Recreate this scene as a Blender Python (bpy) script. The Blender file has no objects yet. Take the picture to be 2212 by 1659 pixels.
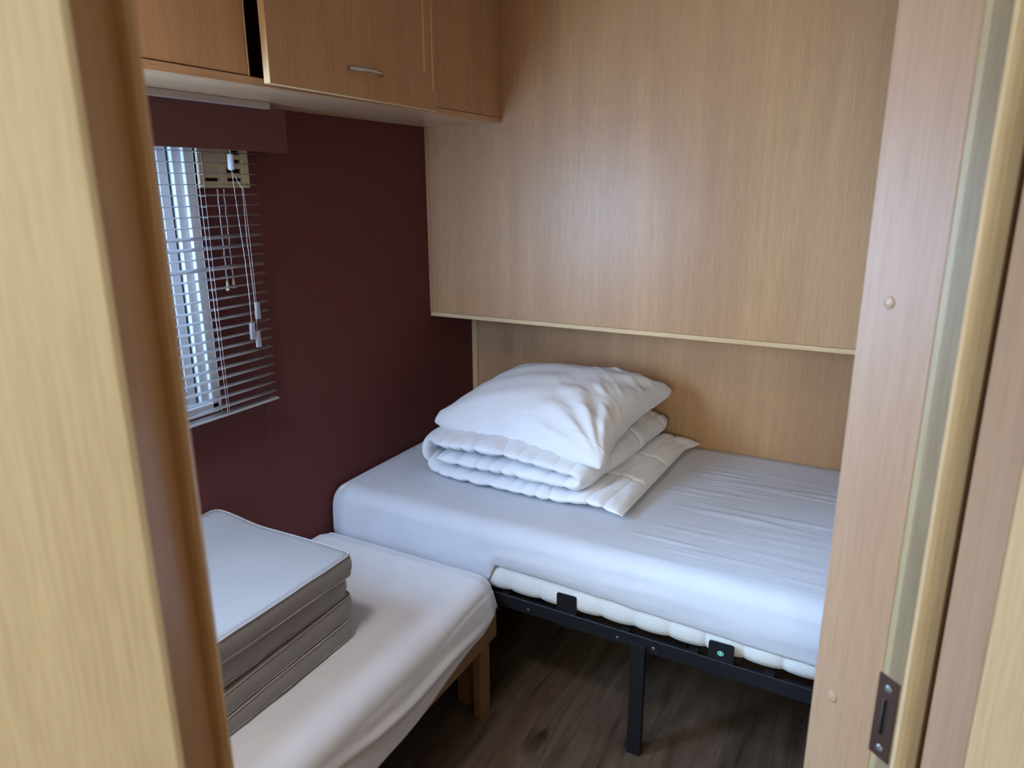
import bpy, bmesh, math, random
from mathutils import Vector, Matrix, noise

scene = bpy.context.scene
COL = scene.collection
random.seed(7)

# ------------------------------------------------------------------ camera
def make_camera():
    f_px, yaw, pitch, roll = 1547.7, math.radians(28.16), math.radians(15.316), math.radians(-0.262)
    fw = Vector((-math.sin(yaw)*math.cos(pitch), math.cos(yaw)*math.cos(pitch), -math.sin(pitch)))
    r = Vector((math.cos(yaw), math.sin(yaw), 0))
    d = fw.cross(r)
    c, s = math.cos(roll), math.sin(roll)
    r2 = r*c - d*s
    d2 = r*s + d*c
    cd = bpy.data.cameras.new('camera')
    cam = bpy.data.objects.new('camera', cd); COL.objects.link(cam)
    m = Matrix((( r2.x, -d2.x, -fw.x, 0), (r2.y, -d2.y, -fw.y, 0), (r2.z, -d2.z, -fw.z, 1.5), (0, 0, 0, 1)))
    cam.matrix_world = m
    cd.sensor_fit = 'HORIZONTAL'; cd.sensor_width = 36.0
    cd.lens = f_px/2212*36.0
    cd.clip_start = 0.02; cd.clip_end = 100
    cd.dof.use_dof = True; cd.dof.focus_distance = 2.0; cd.dof.aperture_fstop = 5.0
    scene.camera = cam
make_camera()

# ------------------------------------------------------------------ world, lights, exposure
w = bpy.data.worlds.new('world'); scene.world = w; w.use_nodes = True
bg = w.node_tree.nodes['Background']
bg.inputs['Color'].default_value = (0.55, 0.70, 0.92, 1); bg.inputs['Strength'].default_value = 1.0

def area(name, loc, target, sx, sy, power, color, spread=180):
    l = bpy.data.lights.new(name, 'AREA'); l.shape = 'RECTANGLE'; l.size = sx; l.size_y = sy
    l.energy = power; l.color = color; l.spread = math.radians(spread)
    o = bpy.data.objects.new(name, l); COL.objects.link(o); o.location = loc
    o.rotation_euler = (Vector(target)-Vector(loc)).to_track_quat('-Z', 'Y').to_euler()
    return o
# daylight outside the bedroom window and outside the hallway window
area('bedroom_window_daylight', (-1.70, 0.70, 1.31), (-1.05, 1.60, 0.95), 0.88, 0.56, 51, (0.43, 0.65, 1.0), 140)
area('bedroom_sky_daylight', (-2.10, 0.05, 1.95), (-1.50, 0.85, 1.18), 1.5, 0.9, 440, (0.38, 0.60, 1.0))
area('hallway_window_daylight', (0.30, -1.80, 1.55), (-0.25, 0.6, 1.3), 0.85, 1.0, 67, (0.98, 1.0, 0.90))
area('overhead_fill_light', (-0.85, 0.32, 2.40), (-0.85, 0.32, 0.0), 0.36, 0.36, 18, (0.97, 0.97, 1.0))  # added fill above an invented roof opening, lifts the room's ambient light

scene.view_settings.view_transform = 'Standard'
scene.view_settings.look = 'None'
scene.view_settings.gamma = 1.0
scene.view_settings.exposure = 0.0
scene.view_settings.use_curve_mapping = False

# ------------------------------------------------------------------ materials
def new_mat(name):
    m = bpy.data.materials.new(name); m.use_nodes = True
    return m, m.node_tree, m.node_tree.nodes['Principled BSDF']

def simple(name, col, rough=0.5, metal=0.0, spec=0.5, bump=0.0, bscale=300.0, trans=0.0, sheen=0.0):
    m, nt, p = new_mat(name)
    p.inputs['Base Color'].default_value = (*col, 1)
    p.inputs['Roughness'].default_value = rough
    p.inputs['Metallic'].default_value = metal
    p.inputs['Specular IOR Level'].default_value = spec
    p.inputs['Transmission Weight'].default_value = trans
    p.inputs['Sheen Weight'].default_value = sheen
    tc = nt.nodes.new('ShaderNodeTexCoord')
    n = nt.nodes.new('ShaderNodeTexNoise'); n.inputs['Scale'].default_value = bscale; n.inputs['Detail'].default_value = 3
    nt.links.new(tc.outputs['Object'], n.inputs['Vector'])
    mx = nt.nodes.new('ShaderNodeMixRGB'); mx.blend_type = 'MULTIPLY'; mx.inputs['Fac'].default_value = 0.12
    mx.inputs['Color1'].default_value = (*col, 1)
    nt.links.new(n.outputs['Fac'], mx.inputs['Color2']); nt.links.new(mx.outputs['Color'], p.inputs['Base Color'])
    if bump > 0:
        b = nt.nodes.new('ShaderNodeBump'); b.inputs['Strength'].default_value = bump; b.inputs['Distance'].default_value = 0.001
        nt.links.new(n.outputs['Fac'], b.inputs['Height']); nt.links.new(b.outputs['Normal'], p.inputs['Normal'])
    return m

def wood(name, c1, c2, c3, rough=0.38, axis='Z', spec=0.5, fine=1.0, bump=0.12):
    """straight-grained beech foil: broad colour bands + fine dark flecks running along `axis`"""
    m, nt, p = new_mat(name)
    N = nt.nodes.new; L = nt.links.new
    tc = N('ShaderNodeTexCoord')
    def mapped(across, along):
        mp = N('ShaderNodeMapping')
        s = {'Z': (across, across, along), 'Y': (across, along, across), 'X': (along, across, across)}[axis]
        mp.inputs['Scale'].default_value = s
        L(tc.outputs['Object'], mp.inputs['Vector']); return mp
    a = mapped(7.0, 0.55); n1 = N('ShaderNodeTexNoise'); n1.inputs['Scale'].default_value = 1.0; n1.inputs['Detail'].default_value = 4; n1.inputs['Distortion'].default_value = 0.6
    L(a.outputs['Vector'], n1.inputs['Vector'])
    b = mapped(75.0*fine, 2.2); n2 = N('ShaderNodeTexNoise'); n2.inputs['Scale'].default_value = 1.0; n2.inputs['Detail'].default_value = 5; n2.inputs['Roughness'].default_value = 0.65
    L(b.outputs['Vector'], n2.inputs['Vector'])
    c = mapped(420.0*fine, 14.0); n3 = N('ShaderNodeTexNoise'); n3.inputs['Scale'].default_value = 1.0; n3.inputs['Detail'].default_value = 2
    L(c.outputs['Vector'], n3.inputs['Vector'])
    r1 = N('ShaderNodeValToRGB'); L(n1.outputs['Fac'], r1.inputs['Fac'])
    e = r1.color_ramp.elements; e[0].position = 0.32; e[0].color = (*c1, 1); e[1].position = 0.68; e[1].color = (*c2, 1)
    k = r1.color_ramp.elements.new(0.5); k.color = (*[0.5*(x+y) for x, y in zip(c1, c2)], 1)
    r2 = N('ShaderNodeValToRGB'); L(n2.outputs['Fac'], r2.inputs['Fac'])
    e = r2.color_ramp.elements; e[0].position = 0.35; e[0].color = (0, 0, 0, 1); e[1].position = 0.7; e[1].color = (1, 1, 1, 1)
    m1 = N('ShaderNodeMixRGB'); m1.blend_type = 'MIX'; m1.inputs['Color2'].default_value = (*c3, 1)
    ma = N('ShaderNodeMath'); ma.operation = 'MULTIPLY'; ma.inputs[1].default_value = 0.42
    L(r2.outputs['Color'], ma.inputs[0]); L(ma.outputs[0], m1.inputs['Fac']); L(r1.outputs['Color'], m1.inputs['Color1'])
    r3 = N('ShaderNodeValToRGB'); L(n3.outputs['Fac'], r3.inputs['Fac'])
    e = r3.color_ramp.elements; e[0].position = 0.3; e[0].color = (0.86, 0.84, 0.82, 1); e[1].position = 0.6; e[1].color = (1, 1, 1, 1)
    m2 = N('ShaderNodeMixRGB'); m2.blend_type = 'MULTIPLY'; m2.inputs['Fac'].default_value = 1.0
    L(m1.outputs['Color'], m2.inputs['Color1']); L(r3.outputs['Color'], m2.inputs['Color2'])
    L(m2.outputs['Color'], p.inputs['Base Color'])
    p.inputs['Roughness'].default_value = rough; p.inputs['Specular IOR Level'].default_value = spec
    bp = N('ShaderNodeBump'); bp.inputs['Strength'].default_value = bump; bp.inputs['Distance'].default_value = 0.0006
    L(n3.outputs['Fac'], bp.inputs['Height']); L(bp.outputs['Normal'], p.inputs['Normal'])
    return m

def cloth(name, col, scale=900.0, bump=0.35, rough=0.9, var=0.06, aniso=None, dist=0.001, sheen=0.15):
    m, nt, p = new_mat(name)
    N = nt.nodes.new; L = nt.links.new
    tc = N('ShaderNodeTexCoord'); mp = N('ShaderNodeMapping'); L(tc.outputs['Object'], mp.inputs['Vector'])
    if aniso: mp.inputs['Scale'].default_value = aniso
    n = N('ShaderNodeTexNoise'); n.inputs['Scale'].default_value = scale; n.inputs['Detail'].default_value = 4; L(mp.outputs['Vector'], n.inputs['Vector'])
    n2 = N('ShaderNodeTexNoise'); n2.inputs['Scale'].default_value = 9; n2.inputs['Detail'].default_value = 3; L(tc.outputs['Object'], n2.inputs['Vector'])
    r = N('ShaderNodeValToRGB'); L(n2.outputs['Fac'], r.inputs['Fac'])
    e = r.color_ramp.elements; e[0].position = 0.3; e[0].color = (*[c*(1-var) for c in col], 1); e[1].position = 0.7; e[1].color = (*col, 1)
    L(r.outputs['Color'], p.inputs['Base Color'])
    p.inputs['Roughness'].default_value = rough; p.inputs['Specular IOR Level'].default_value = 0.2
    p.inputs['Sheen Weight'].default_value = sheen
    b = N('ShaderNodeBump'); b.inputs['Strength'].default_value = bump; b.inputs['Distance'].default_value = dist
    L(n.outputs['Fac'], b.inputs['Height']); L(b.outputs['Normal'], p.inputs['Normal'])
    return m

def knit_mat():
    m, nt, p = new_mat('knit_mattress_ticking')
    N = nt.nodes.new; L = nt.links.new
    tc = N('ShaderNodeTexCoord'); mp = N('ShaderNodeMapping'); mp.inputs['Rotation'].default_value = (0, math.radians(-28), 0)
    L(tc.outputs['Object'], mp.inputs['Vector'])
    wv = N('ShaderNodeTexWave'); wv.bands_direction = 'Z'; wv.inputs['Scale'].default_value = 42; wv.inputs['Distortion'].default_value = 0.6
    wv.inputs['Detail'].default_value = 1; wv.inputs['Detail Scale'].default_value = 6
    L(mp.outputs['Vector'], wv.inputs['Vector'])
    r = N('ShaderNodeValToRGB'); L(wv.outputs['Fac'], r.inputs['Fac'])
    e = r.color_ramp.elements; e[0].color = (0.68, 0.70, 0.68, 1); e[1].color = (0.77, 0.79, 0.77, 1)
    L(r.outputs['Color'], p.inputs['Base Color']); p.inputs['Roughness'].default_value = 0.85
    b = N('ShaderNodeBump'); b.inputs['Strength'].default_value = 0.3; b.inputs['Distance'].default_value = 0.001
    L(wv.outputs['Fac'], b.inputs['Height']); L(b.outputs['Normal'], p.inputs['Normal'])
    return m

def floor_mat():
    m, nt, p = new_mat('dark_oak_laminate')
    N = nt.nodes.new; L = nt.links.new
    tc = N('ShaderNodeTexCoord')
    rot = N('ShaderNodeMapping'); rot.inputs['Rotation'].default_value = (0, 0, math.radians(90)); rot.inputs['Location'].default_value = (0.33, 0.075, 0)
    L(tc.outputs['Object'], rot.inputs['Vector'])
    br = N('ShaderNodeTexBrick'); br.inputs['Scale'].default_value = 1.0; br.inputs['Brick Width'].default_value = 1.28; br.inputs['Row Height'].default_value = 0.192
    br.inputs['Mortar Size'].default_value = 0.0008; br.inputs['Mortar Smooth'].default_value = 0.1; br.offset = 0.37
    br.inputs['Color1'].default_value = (0.9, 0.9, 0.9, 1); br.inputs['Color2'].default_value = (1.15, 1.12, 1.1, 1); br.inputs['Mortar'].default_value = (0.6, 0.58, 0.55, 1)
    L(rot.outputs['Vector'], br.inputs['Vector'])
    mp = N('ShaderNodeMapping'); mp.inputs['Scale'].default_value = (9, 1.3, 1); L(tc.outputs['Object'], mp.inputs['Vector'])
    n = N('ShaderNodeTexNoise'); n.inputs['Scale'].default_value = 1.6; n.inputs['Detail'].default_value = 8; n.inputs['Distortion'].default_value = 1.4; L(mp.outputs['Vector'], n.inputs['Vector'])
    r = N('ShaderNodeValToRGB'); L(n.outputs['Fac'], r.inputs['Fac'])
    e = r.color_ramp.elements; e[0].position = 0.3; e[0].color = (0.060, 0.038, 0.027, 1); e[1].position = 0.72; e[1].color = (0.155, 0.115, 0.086, 1)
    k = r.color_ramp.elements.new(0.42); k.color = (0.104, 0.072, 0.052, 1)
    mp2 = N('ShaderNodeMapping'); mp2.inputs['Scale'].default_value = (120, 4, 1); L(tc.outputs['Object'], mp2.inputs['Vector'])
    n2 = N('ShaderNodeTexNoise'); n2.inputs['Scale'].default_value = 1; n2.inputs['Detail'].default_value = 4; L(mp2.outputs['Vector'], n2.inputs['Vector'])
    r2 = N('ShaderNodeValToRGB'); L(n2.outputs['Fac'], r2.inputs['Fac'])
    e = r2.color_ramp.elements; e[0].position = 0.3; e[0].color = (0.78, 0.76, 0.74, 1); e[1].position = 0.65; e[1].color = (1.05, 1.04, 1.03, 1)
    # knots and cracks of the rustic planks
    mp3 = N('ShaderNodeMapping'); mp3.inputs['Scale'].default_value = (9.5, 2.2, 1); mp3.inputs['Location'].default_value = (0.3, 0.6, 0); L(tc.outputs['Object'], mp3.inputs['Vector'])
    v = N('ShaderNodeTexNoise'); v.inputs['Scale'].default_value = 1.0; v.inputs['Detail'].default_value = 6; v.inputs['Distortion'].default_value = 2.5; L(mp3.outputs['Vector'], v.inputs['Vector'])
    r3 = N('ShaderNodeValToRGB'); L(v.outputs['Fac'], r3.inputs['Fac'])
    e = r3.color_ramp.elements; e[0].position = 0.27; e[0].color = (0.35, 0.28, 0.24, 1); e[1].position = 0.36; e[1].color = (1, 1, 1, 1)
    x1 = N('ShaderNodeMixRGB'); x1.blend_type = 'MULTIPLY'; x1.inputs['Fac'].default_value = 1; L(r.outputs['Color'], x1.inputs['Color1']); L(r2.outputs['Color'], x1.inputs['Color2'])
    x2 = N('ShaderNodeMixRGB'); x2.blend_type = 'MULTIPLY'; x2.inputs['Fac'].default_value = 1; L(x1.outputs['Color'], x2.inputs['Color1']); L(br.outputs['Color'], x2.inputs['Color2'])
    x3 = N('ShaderNodeMixRGB'); x3.blend_type = 'MULTIPLY'; x3.inputs['Fac'].default_value = 1; L(x2.outputs['Color'], x3.inputs['Color1']); L(r3.outputs['Color'], x3.inputs['Color2'])
    L(x3.outputs['Color'], p.inputs['Base Color'])
    p.inputs['Roughness'].default_value = 0.48; p.inputs['Specular IOR Level'].default_value = 0.35
    b = N('ShaderNodeBump'); b.inputs['Strength'].default_value = 0.2; b.inputs['Distance'].default_value = 0.001
    L(n2.outputs['Fac'], b.inputs['Height']); L(b.outputs['Normal'], p.inputs['Normal'])
    return m

def glass_mat():
    m = bpy.data.materials.new('window_glass'); m.use_nodes = True; nt = m.node_tree
    for n in list(nt.nodes): nt.nodes.remove(n)
    N = nt.nodes.new
    o = N('ShaderNodeOutputMaterial'); mx = N('ShaderNodeMixShader'); t = N('ShaderNodeBsdfTransparent'); g = N('ShaderNodeBsdfGlossy')
    g.inputs['Roughness'].default_value = 0.02; fr = N('ShaderNodeFresnel'); fr.inputs['IOR'].default_value = 1.45
    t.inputs['Color'].default_value = (0.93, 0.96, 0.96, 1)
    nt.links.new(fr.outputs[0], mx.inputs[0]); nt.links.new(t.outputs[0], mx.inputs[1]); nt.links.new(g.outputs[0], mx.inputs[2]); nt.links.new(mx.outputs[0], o.inputs[0])
    return m

M = {}
M['beech'] = wood('beech_foil', (0.483, 0.276, 0.144), (0.604, 0.368, 0.185), (0.434, 0.240, 0.122), rough=0.38, spec=0.42)
M['beech_cab'] = wood('beech_foil_cabinet', (0.483, 0.276, 0.144), (0.592, 0.352, 0.175), (0.434, 0.240, 0.122), rough=0.42)
M['beech_h'] = wood('beech_foil_horizontal', (0.531, 0.316, 0.165), (0.665, 0.422, 0.223), (0.460, 0.270, 0.138), rough=0.38, axis='X')
M['beech_hy'] = wood('beech_foil_horizontal_long', (0.531, 0.316, 0.165), (0.665, 0.422, 0.223), (0.460, 0.270, 0.138), rough=0.38, axis='Y')
M['beech_under'] = wood('beech_underside_lit_tint', (0.66, 0.44, 0.26), (0.74, 0.51, 0.31), (0.60, 0.40, 0.235), rough=0.24, axis='Y', bump=0.04)  # lighter, glossier beech copy; reflected light on the underside painted into its colour
M['rebate'] = wood('beech_rebate_light_tint', (0.38, 0.31, 0.17), (0.44, 0.36, 0.20), (0.36, 0.29, 0.155), rough=0.45, bump=0.05)  # same beech, darkened and greened; light level and hue put into the colour
M['edge'] = wood('pale_beech_edging', (0.732, 0.512, 0.268), (0.830, 0.610, 0.342), (0.634, 0.439, 0.232), rough=0.4)
M['edge_h'] = wood('pale_beech_edging_horizontal', (0.708, 0.500, 0.268), (0.805, 0.586, 0.329), (0.634, 0.439, 0.232), rough=0.4, axis='X')
M['jamb'] = wood('beech_frame_cool_light_tint', (0.40, 0.245, 0.145), (0.46, 0.29, 0.175), (0.36, 0.215, 0.125), rough=0.45, bump=0.05)  # same wood as the other frame parts; bluish light painted into the tint
M['frame'] = wood('beech_frame_warm_light_tint', (0.604, 0.461, 0.283), (0.725, 0.564, 0.372), (0.555, 0.410, 0.253), rough=0.4, bump=0.05)  # same wood too; warm hallway light painted into the tint
M['solid'] = wood('solid_pine', (0.305, 0.165, 0.080), (0.354, 0.202, 0.098), (0.256, 0.134, 0.061), rough=0.55)
M['solid_y'] = wood('solid_pine_long', (0.305, 0.165, 0.080), (0.354, 0.202, 0.098), (0.256, 0.134, 0.061), rough=0.55, axis='Y')
M['maroon'] = simple('maroon_wallpaper', (0.140, 0.042, 0.040), rough=0.72, spec=0.25, bump=0.15, bscale=500)
M['maroon_trim'] = simple('maroon_pelmet', (0.13, 0.040, 0.040), rough=0.45, spec=0.5, bump=0.1, bscale=400)
M['hall'] = wood('hallway_beech_board', (0.46, 0.31, 0.215), (0.54, 0.375, 0.26), (0.42, 0.28, 0.19), rough=0.5)
M['ceil'] = simple('white_ceiling_board', (0.75, 0.73, 0.68), rough=0.8)
M['floor'] = floor_mat()
M['terry'] = cloth('white_terry_sheet', (0.64, 0.655, 0.70), scale=230, bump=0.55, dist=0.0016)
M['sheet'] = cloth('smooth_white_jersey', (0.78, 0.78, 0.80), scale=700, bump=0.15)
M['duvet'] = cloth('white_microfibre', (0.88, 0.89, 0.92), scale=600, bump=0.12)
M['pillow'] = cloth('white_cotton_pillowcase', (0.83, 0.82, 0.82), scale=260, bump=0.3)
M['cush'] = cloth('grey_cushion_fabric', (0.33, 0.315, 0.305), scale=500, bump=0.2, rough=0.8)
M['pipe'] = cloth('grey_cushion_piping', (0.42, 0.40, 0.39), scale=500, bump=0.2, rough=0.7)
M['knit'] = knit_mat()
M['black'] = simple('black_powder_coat', (0.010, 0.011, 0.015), rough=0.5, spec=0.35, bump=0.1, bscale=900)
M['black2'] = simple('black_plastic', (0.012, 0.012, 0.015), rough=0.35)
M['rivet'] = simple('steel_rivet', (0.35, 0.35, 0.36), rough=0.35, metal=0.9)
M['chrome'] = simple('satin_chrome', (0.62, 0.62, 0.64), rough=0.22, metal=1.0)
M['alu'] = simple('silver_blind_lacquer', (0.60, 0.62, 0.65), rough=0.30, metal=0.55)
M['pvc'] = simple('white_pvc', (0.80, 0.82, 0.83), rough=0.35)
M['gasket'] = simple('dark_gasket', (0.03, 0.035, 0.045), rough=0.6)
M['cream'] = simple('cream_plastic', (0.66, 0.56, 0.34), rough=0.4)
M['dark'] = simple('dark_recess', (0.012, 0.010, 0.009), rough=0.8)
M['vane'] = simple('white_vent_flap', (0.72, 0.70, 0.68), rough=0.35)
M['cord'] = simple('white_cord', (0.72, 0.68, 0.66), rough=0.7)
M['clear'] = simple('clear_plastic', (0.72, 0.75, 0.80), rough=0.12, trans=0.65)
M['white_plastic'] = simple('white_plastic', (0.62, 0.66, 0.72), rough=0.35)
M['bead'] = simple('cream_cord_bead', (0.62, 0.52, 0.33), rough=0.45)
M['bronze'] = simple('brown_lacquered_steel', (0.105, 0.060, 0.048), rough=0.38, metal=0.5)
M['zinc'] = simple('zinc_screw', (0.42, 0.47, 0.46), rough=0.32, metal=0.8)
M['cap'] = simple('beech_screw_cap', (0.46, 0.30, 0.19), rough=0.4)
M['green'] = simple('green_badge', (0.04, 0.42, 0.27), rough=0.35)
M['green_light'] = simple('pale_green_print', (0.25, 0.80, 0.60), rough=0.35)
M['mint'] = simple('white_print', (0.75, 0.95, 0.88), rough=0.35)
M['rail_white'] = simple('pale_curtain_rail', (0.52, 0.45, 0.40), rough=0.45)
M['glass'] = glass_mat()
M['grass'] = simple('outdoor_ground', (0.10, 0.13, 0.10), rough=0.9)
M['render'] = simple('outdoor_grey_wall', (0.16, 0.19, 0.22), rough=0.8)

# ------------------------------------------------------------------ helpers
def wloc(o):
    v = Vector((0, 0, 0))
    while o is not None:
        v += o.location; o = o.parent
    return v

def obj(name, verts, faces, m, parent=None, smooth=False, base=None):
    """verts in world coordinates -> one mesh object (child of parent if given)"""
    if base is None:
        base = wloc(parent) if parent is not None else Vector((0, 0, 0))
    me = bpy.data.meshes.new(name)
    me.from_pydata([Vector(v)-base for v in verts], [], faces)
    bm = bmesh.new(); bm.from_mesh(me)
    bmesh.ops.recalc_face_normals(bm, faces=bm.faces)
    bm.to_mesh(me); bm.free()
    me.materials.append(M[m] if isinstance(m, str) else m)
    if smooth:
        for p in me.polygons: p.use_smooth = True
    o = bpy.data.objects.new(name, me); COL.objects.link(o)
    if parent is not None: o.parent = parent
    else: o.location = base
    return o

class MB:
    def __init__(s): s.v = []; s.f = []
    def add(s, v, f):
        n = len(s.v); s.v += [tuple(x) for x in v]; s.f += [tuple(i+n for i in q) for q in f]; return s
    def box(s, x0, x1, y0, y1, z0, z1, bev=0.0):
        bm = bmesh.new(); bmesh.ops.create_cube(bm, size=1)
        for v in bm.verts:
            v.co = Vector(((x0+x1)/2+v.co.x*(x1-x0), (y0+y1)/2+v.co.y*(y1-y0), (z0+z1)/2+v.co.z*(z1-z0)))
        if bev > 0:
            bmesh.ops.bevel(bm, geom=list(bm.edges), offset=bev, segments=2, affect='EDGES', profile=0.5)
        bm.verts.index_update()
        s.add([v.co.copy() for v in bm.verts], [[v.index for v in f.verts] for f in bm.faces]); bm.free(); return s
    def obox(s, c, ux, uy, hx, hy, z0, z1, bev=0.0):
        """box oriented in plan: centre c (x,y), unit axes ux, uy, half sizes"""
        t = MB().box(-hx, hx, -hy, hy, z0, z1, bev)
        s.add([(c[0]+ux[0]*x+uy[0]*y, c[1]+ux[1]*x+uy[1]*y, z) for x, y, z in t.v], t.f); return s
    def prism(s, pts, z0, z1):
        n = len(pts)
        v = [(x, y, z0) for x, y in pts]+[(x, y, z1) for x, y in pts]
        f = [tuple(range(n-1, -1, -1)), tuple(range(n, 2*n))]+[(i, (i+1) % n, n+(i+1) % n, n+i) for i in range(n)]
        return s.add(v, f)
    def tube(s, pts, r, seg=8, caps=True, radii=None):
        pts = [Vector(p) for p in pts]; rings = []
        up = None
        for i, p in enumerate(pts):
            t = (pts[min(i+1, len(pts)-1)]-pts[max(i-1, 0)]).normalized()
            if up is None:
                up = Vector((0, 0, 1)) if abs(t.z) < 0.9 else Vector((1, 0, 0))
            a = t.cross(up).normalized(); b = a.cross(t).normalized(); up = b
            rr = radii[i] if radii else r
            rings.append([p+a*math.cos(2*math.pi*k/seg)*rr+b*math.sin(2*math.pi*k/seg)*rr for k in range(seg)])
        v = [q for ring in rings for q in ring]; f = []
        for i in range(len(rings)-1):
            for k in range(seg):
                f.append((i*seg+k, i*seg+(k+1) % seg, (i+1)*seg+(k+1) % seg, (i+1)*seg+k))
        if caps:
            f.append(tuple(range(seg-1, -1, -1))); f.append(tuple((len(rings)-1)*seg+k for k in range(seg)))
        return s.add(v, f)
    def build(s, name, m, parent=None, smooth=False, base=None):
        return obj(name, s.v, s.f, m, parent, smooth, base)

def rot_verts(vs, origin, axis, ang):
    R = Matrix.Rotation(ang, 3, axis); o = Vector(origin)
    return [R @ (Vector(v)-o)+o for v in vs]

def empty(name, loc):
    o = bpy.data.objects.new(name, None); COL.objects.link(o); o.location = loc; o.empty_display_size = 0.05; return o

def tag(o, label=None, cat=None, group=None, kind=None):
    if label: o['label'] = label
    if cat: o['category'] = cat
    if group: o['group'] = group
    if kind: o['kind'] = kind
    return o

def struct(name, mb, m, label=None, base=None):
    o = mb.build(name, m, None, False, base); tag(o, label, name.split('_')[0], kind='structure'); return o

def lerp(a, b, t): return a+(b-a)*t
def smooth01(t):
    t = max(0.0, min(1.0, t)); return t*t*(3-2*t)
def nz(x, y, z=0.0): return noise.noise(Vector((x, y, z)))

XW, YW, YP = -1.552, 2.55, 2.244          # left wall, back wall, boxed upper panel
H = 2.25                                  # ceiling
XR = 0.50                                 # right wall of the bedroom

# ================================================================== ROOM SHELL
fl = MB().box(-1.75, 1.2, -1.75, 2.75, -0.06, 0.0)
struct('floor', fl, 'floor', 'dark brown oak-look plank floor under both beds')
struct('ceiling', MB().box(-1.75, -1.02, -1.75, 2.75, H, H+0.06).box(-0.68, 1.2, -1.75, 2.75, H, H+0.06).box(-1.02, -0.68, -1.75, 0.15, H, H+0.06).box(-1.02, -0.68, 0.49, 2.75, H, H+0.06), 'ceil', 'pale ceiling of the bedroom and hallway')  # opening left for the added overhead fill light
# left wall with the window hole  y 0.28..1.20, z 0.96..1.66
WY0, WY1, WZ0, WZ1 = 0.26, 1.235, 0.945, 1.66
wl = MB()
wl.box(XW-0.06, XW, WY1, 2.65, 0, H); wl.box(XW-0.06, XW, -1.75, WY0, 0, H)
wl.box(XW-0.06, XW, WY0, WY1, 0, WZ0); wl.box(XW-0.06, XW, WY0, WY1, WZ1, H)
struct('wall_left', wl, 'maroon', 'dark maroon wall with the window and the blind')
struct('wall_back', MB().box(XW, XR+0.06, YW, YW+0.06, 0, H), 'beech', 'beech-look back wall showing as a headboard strip above the white bed')
struct('wall_right', MB().box(XR, XR+0.06, 1.36, YW, 0, H), 'beech')
struct('wall_front', MB().box(XW, -0.98, -0.34, -0.28, 0, H), 'beech')
# narrow joint strips of the maroon wall panelling
struct('trim_1', MB().box(XW, XW+0.022, YW-0.006, YW, 0.0, 1.03).box(XW+0.0225, XW+0.0245, YW-0.0075, YW, 0.0, 1.03), 'edge', 'pale beech corner strip between maroon wall and headboard wall')
struct('trim_2', MB().box(XW, XW+0.0012, 1.3985, 1.4005, 0.0, 0.955), 'maroon_trim', 'thin vertical panel joint on the maroon wall under the blind')

# diagonal door wall: direction a = az 41 deg, reveal direction b = az -49 deg
A = Vector((math.sin(math.radians(41)), math.cos(math.radians(41))))
B = Vector((-math.sin(math.radians(49)), math.cos(math.radians(49))))
def P2(az, r): return Vector((math.sin(math.radians(az))*r, math.cos(math.radians(az))*r))
def hit(az, p, d):
    """point on ray az from the camera foot that lies on the line p + t d"""
    q = Vector((math.sin(math.radians(az)), math.cos(math.radians(az))))
    # q*s = p + d*t
    det = q.x*(-d.y)+q.y*d.x
    s = (p.x*(-d.y)+p.y*d.x)/det
    return q*s

# right jamb ------------------------------------------------------------
E2 = P2(2.85, 0.80)
E1 = hit(-1.95, E2, B)                     # far edge of the lining
E3 = hit(4.30, E2-B*0.0, -B)               # rebate edge
E3 = hit(4.38, E2, B)
E2n = E2 - A*0.0008                         # lining stands 6 mm proud as a door stop
E1n = E1 - A*0.0008
rj = MB()
lining = [E1n, E2n, E2n+A*0.03, E1n+A*0.03]
E4 = hit(5.95, E3, A)
lin = MB().prism([tuple(p) for p in lining], 0, 2.06)
jr = lin.build('trim_3', 'jamb'); tag(jr, 'beech lining board of the right door jamb with screw caps, cool light in its tint', 'trim', kind='structure')
# rebate strip with strike plate + rounded architrave
reb = [tuple(E2), tuple(E3), tuple(E3+A*0.03), tuple(E2+A*0.03)]
tag(MB().prism(reb, 0, 2.06).build('trim_4', 'rebate'), 'rebate strip of the right door jamb carrying the strike plate, light and shade in its tint', 'trim', kind='structure')
nA = Vector((A.y, -A.x))                   # outward to hallway
arch = []
c0 = E3 + nA*0.0
w_ar = (E4-E3).length
prof = [(0.0, 0.0), (0.0015, 0.0035), (0.006, 0.006), (0.014, 0.0075), (0.03, 0.0075), (w_ar-0.008, 0.006), (w_ar-0.002, 0.003), (w_ar, -0.004), (w_ar, -0.02), (0.0, -0.02)]
for t, h in prof: arch.append(tuple(E3+A*t+nA*h))
tag(MB().prism(arch, 0, 2.12).build('trim_5', 'frame', smooth=False), 'rounded architrave beside the dark gap right of the doorway, warm light in its tint', 'trim', kind='structure')
# the bedroom-side body of the diagonal wall right of the door
Wc = XR
tR = (Wc-E1.x)/A.x
body = [tuple(E1+A*0.03), tuple(E3+A*0.03-B*0.006), tuple(E4+A*0.04), tuple(E1+A*tR+(-B)*0.0)]
struct('wall_diagonal_right', MB().prism([tuple(E1+A*0.028), tuple(E3+A*0.028+B*0.004), tuple(E3+A*0.62+B*0.004), tuple(E1+A*0.62)], 0, H), 'beech')
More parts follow.
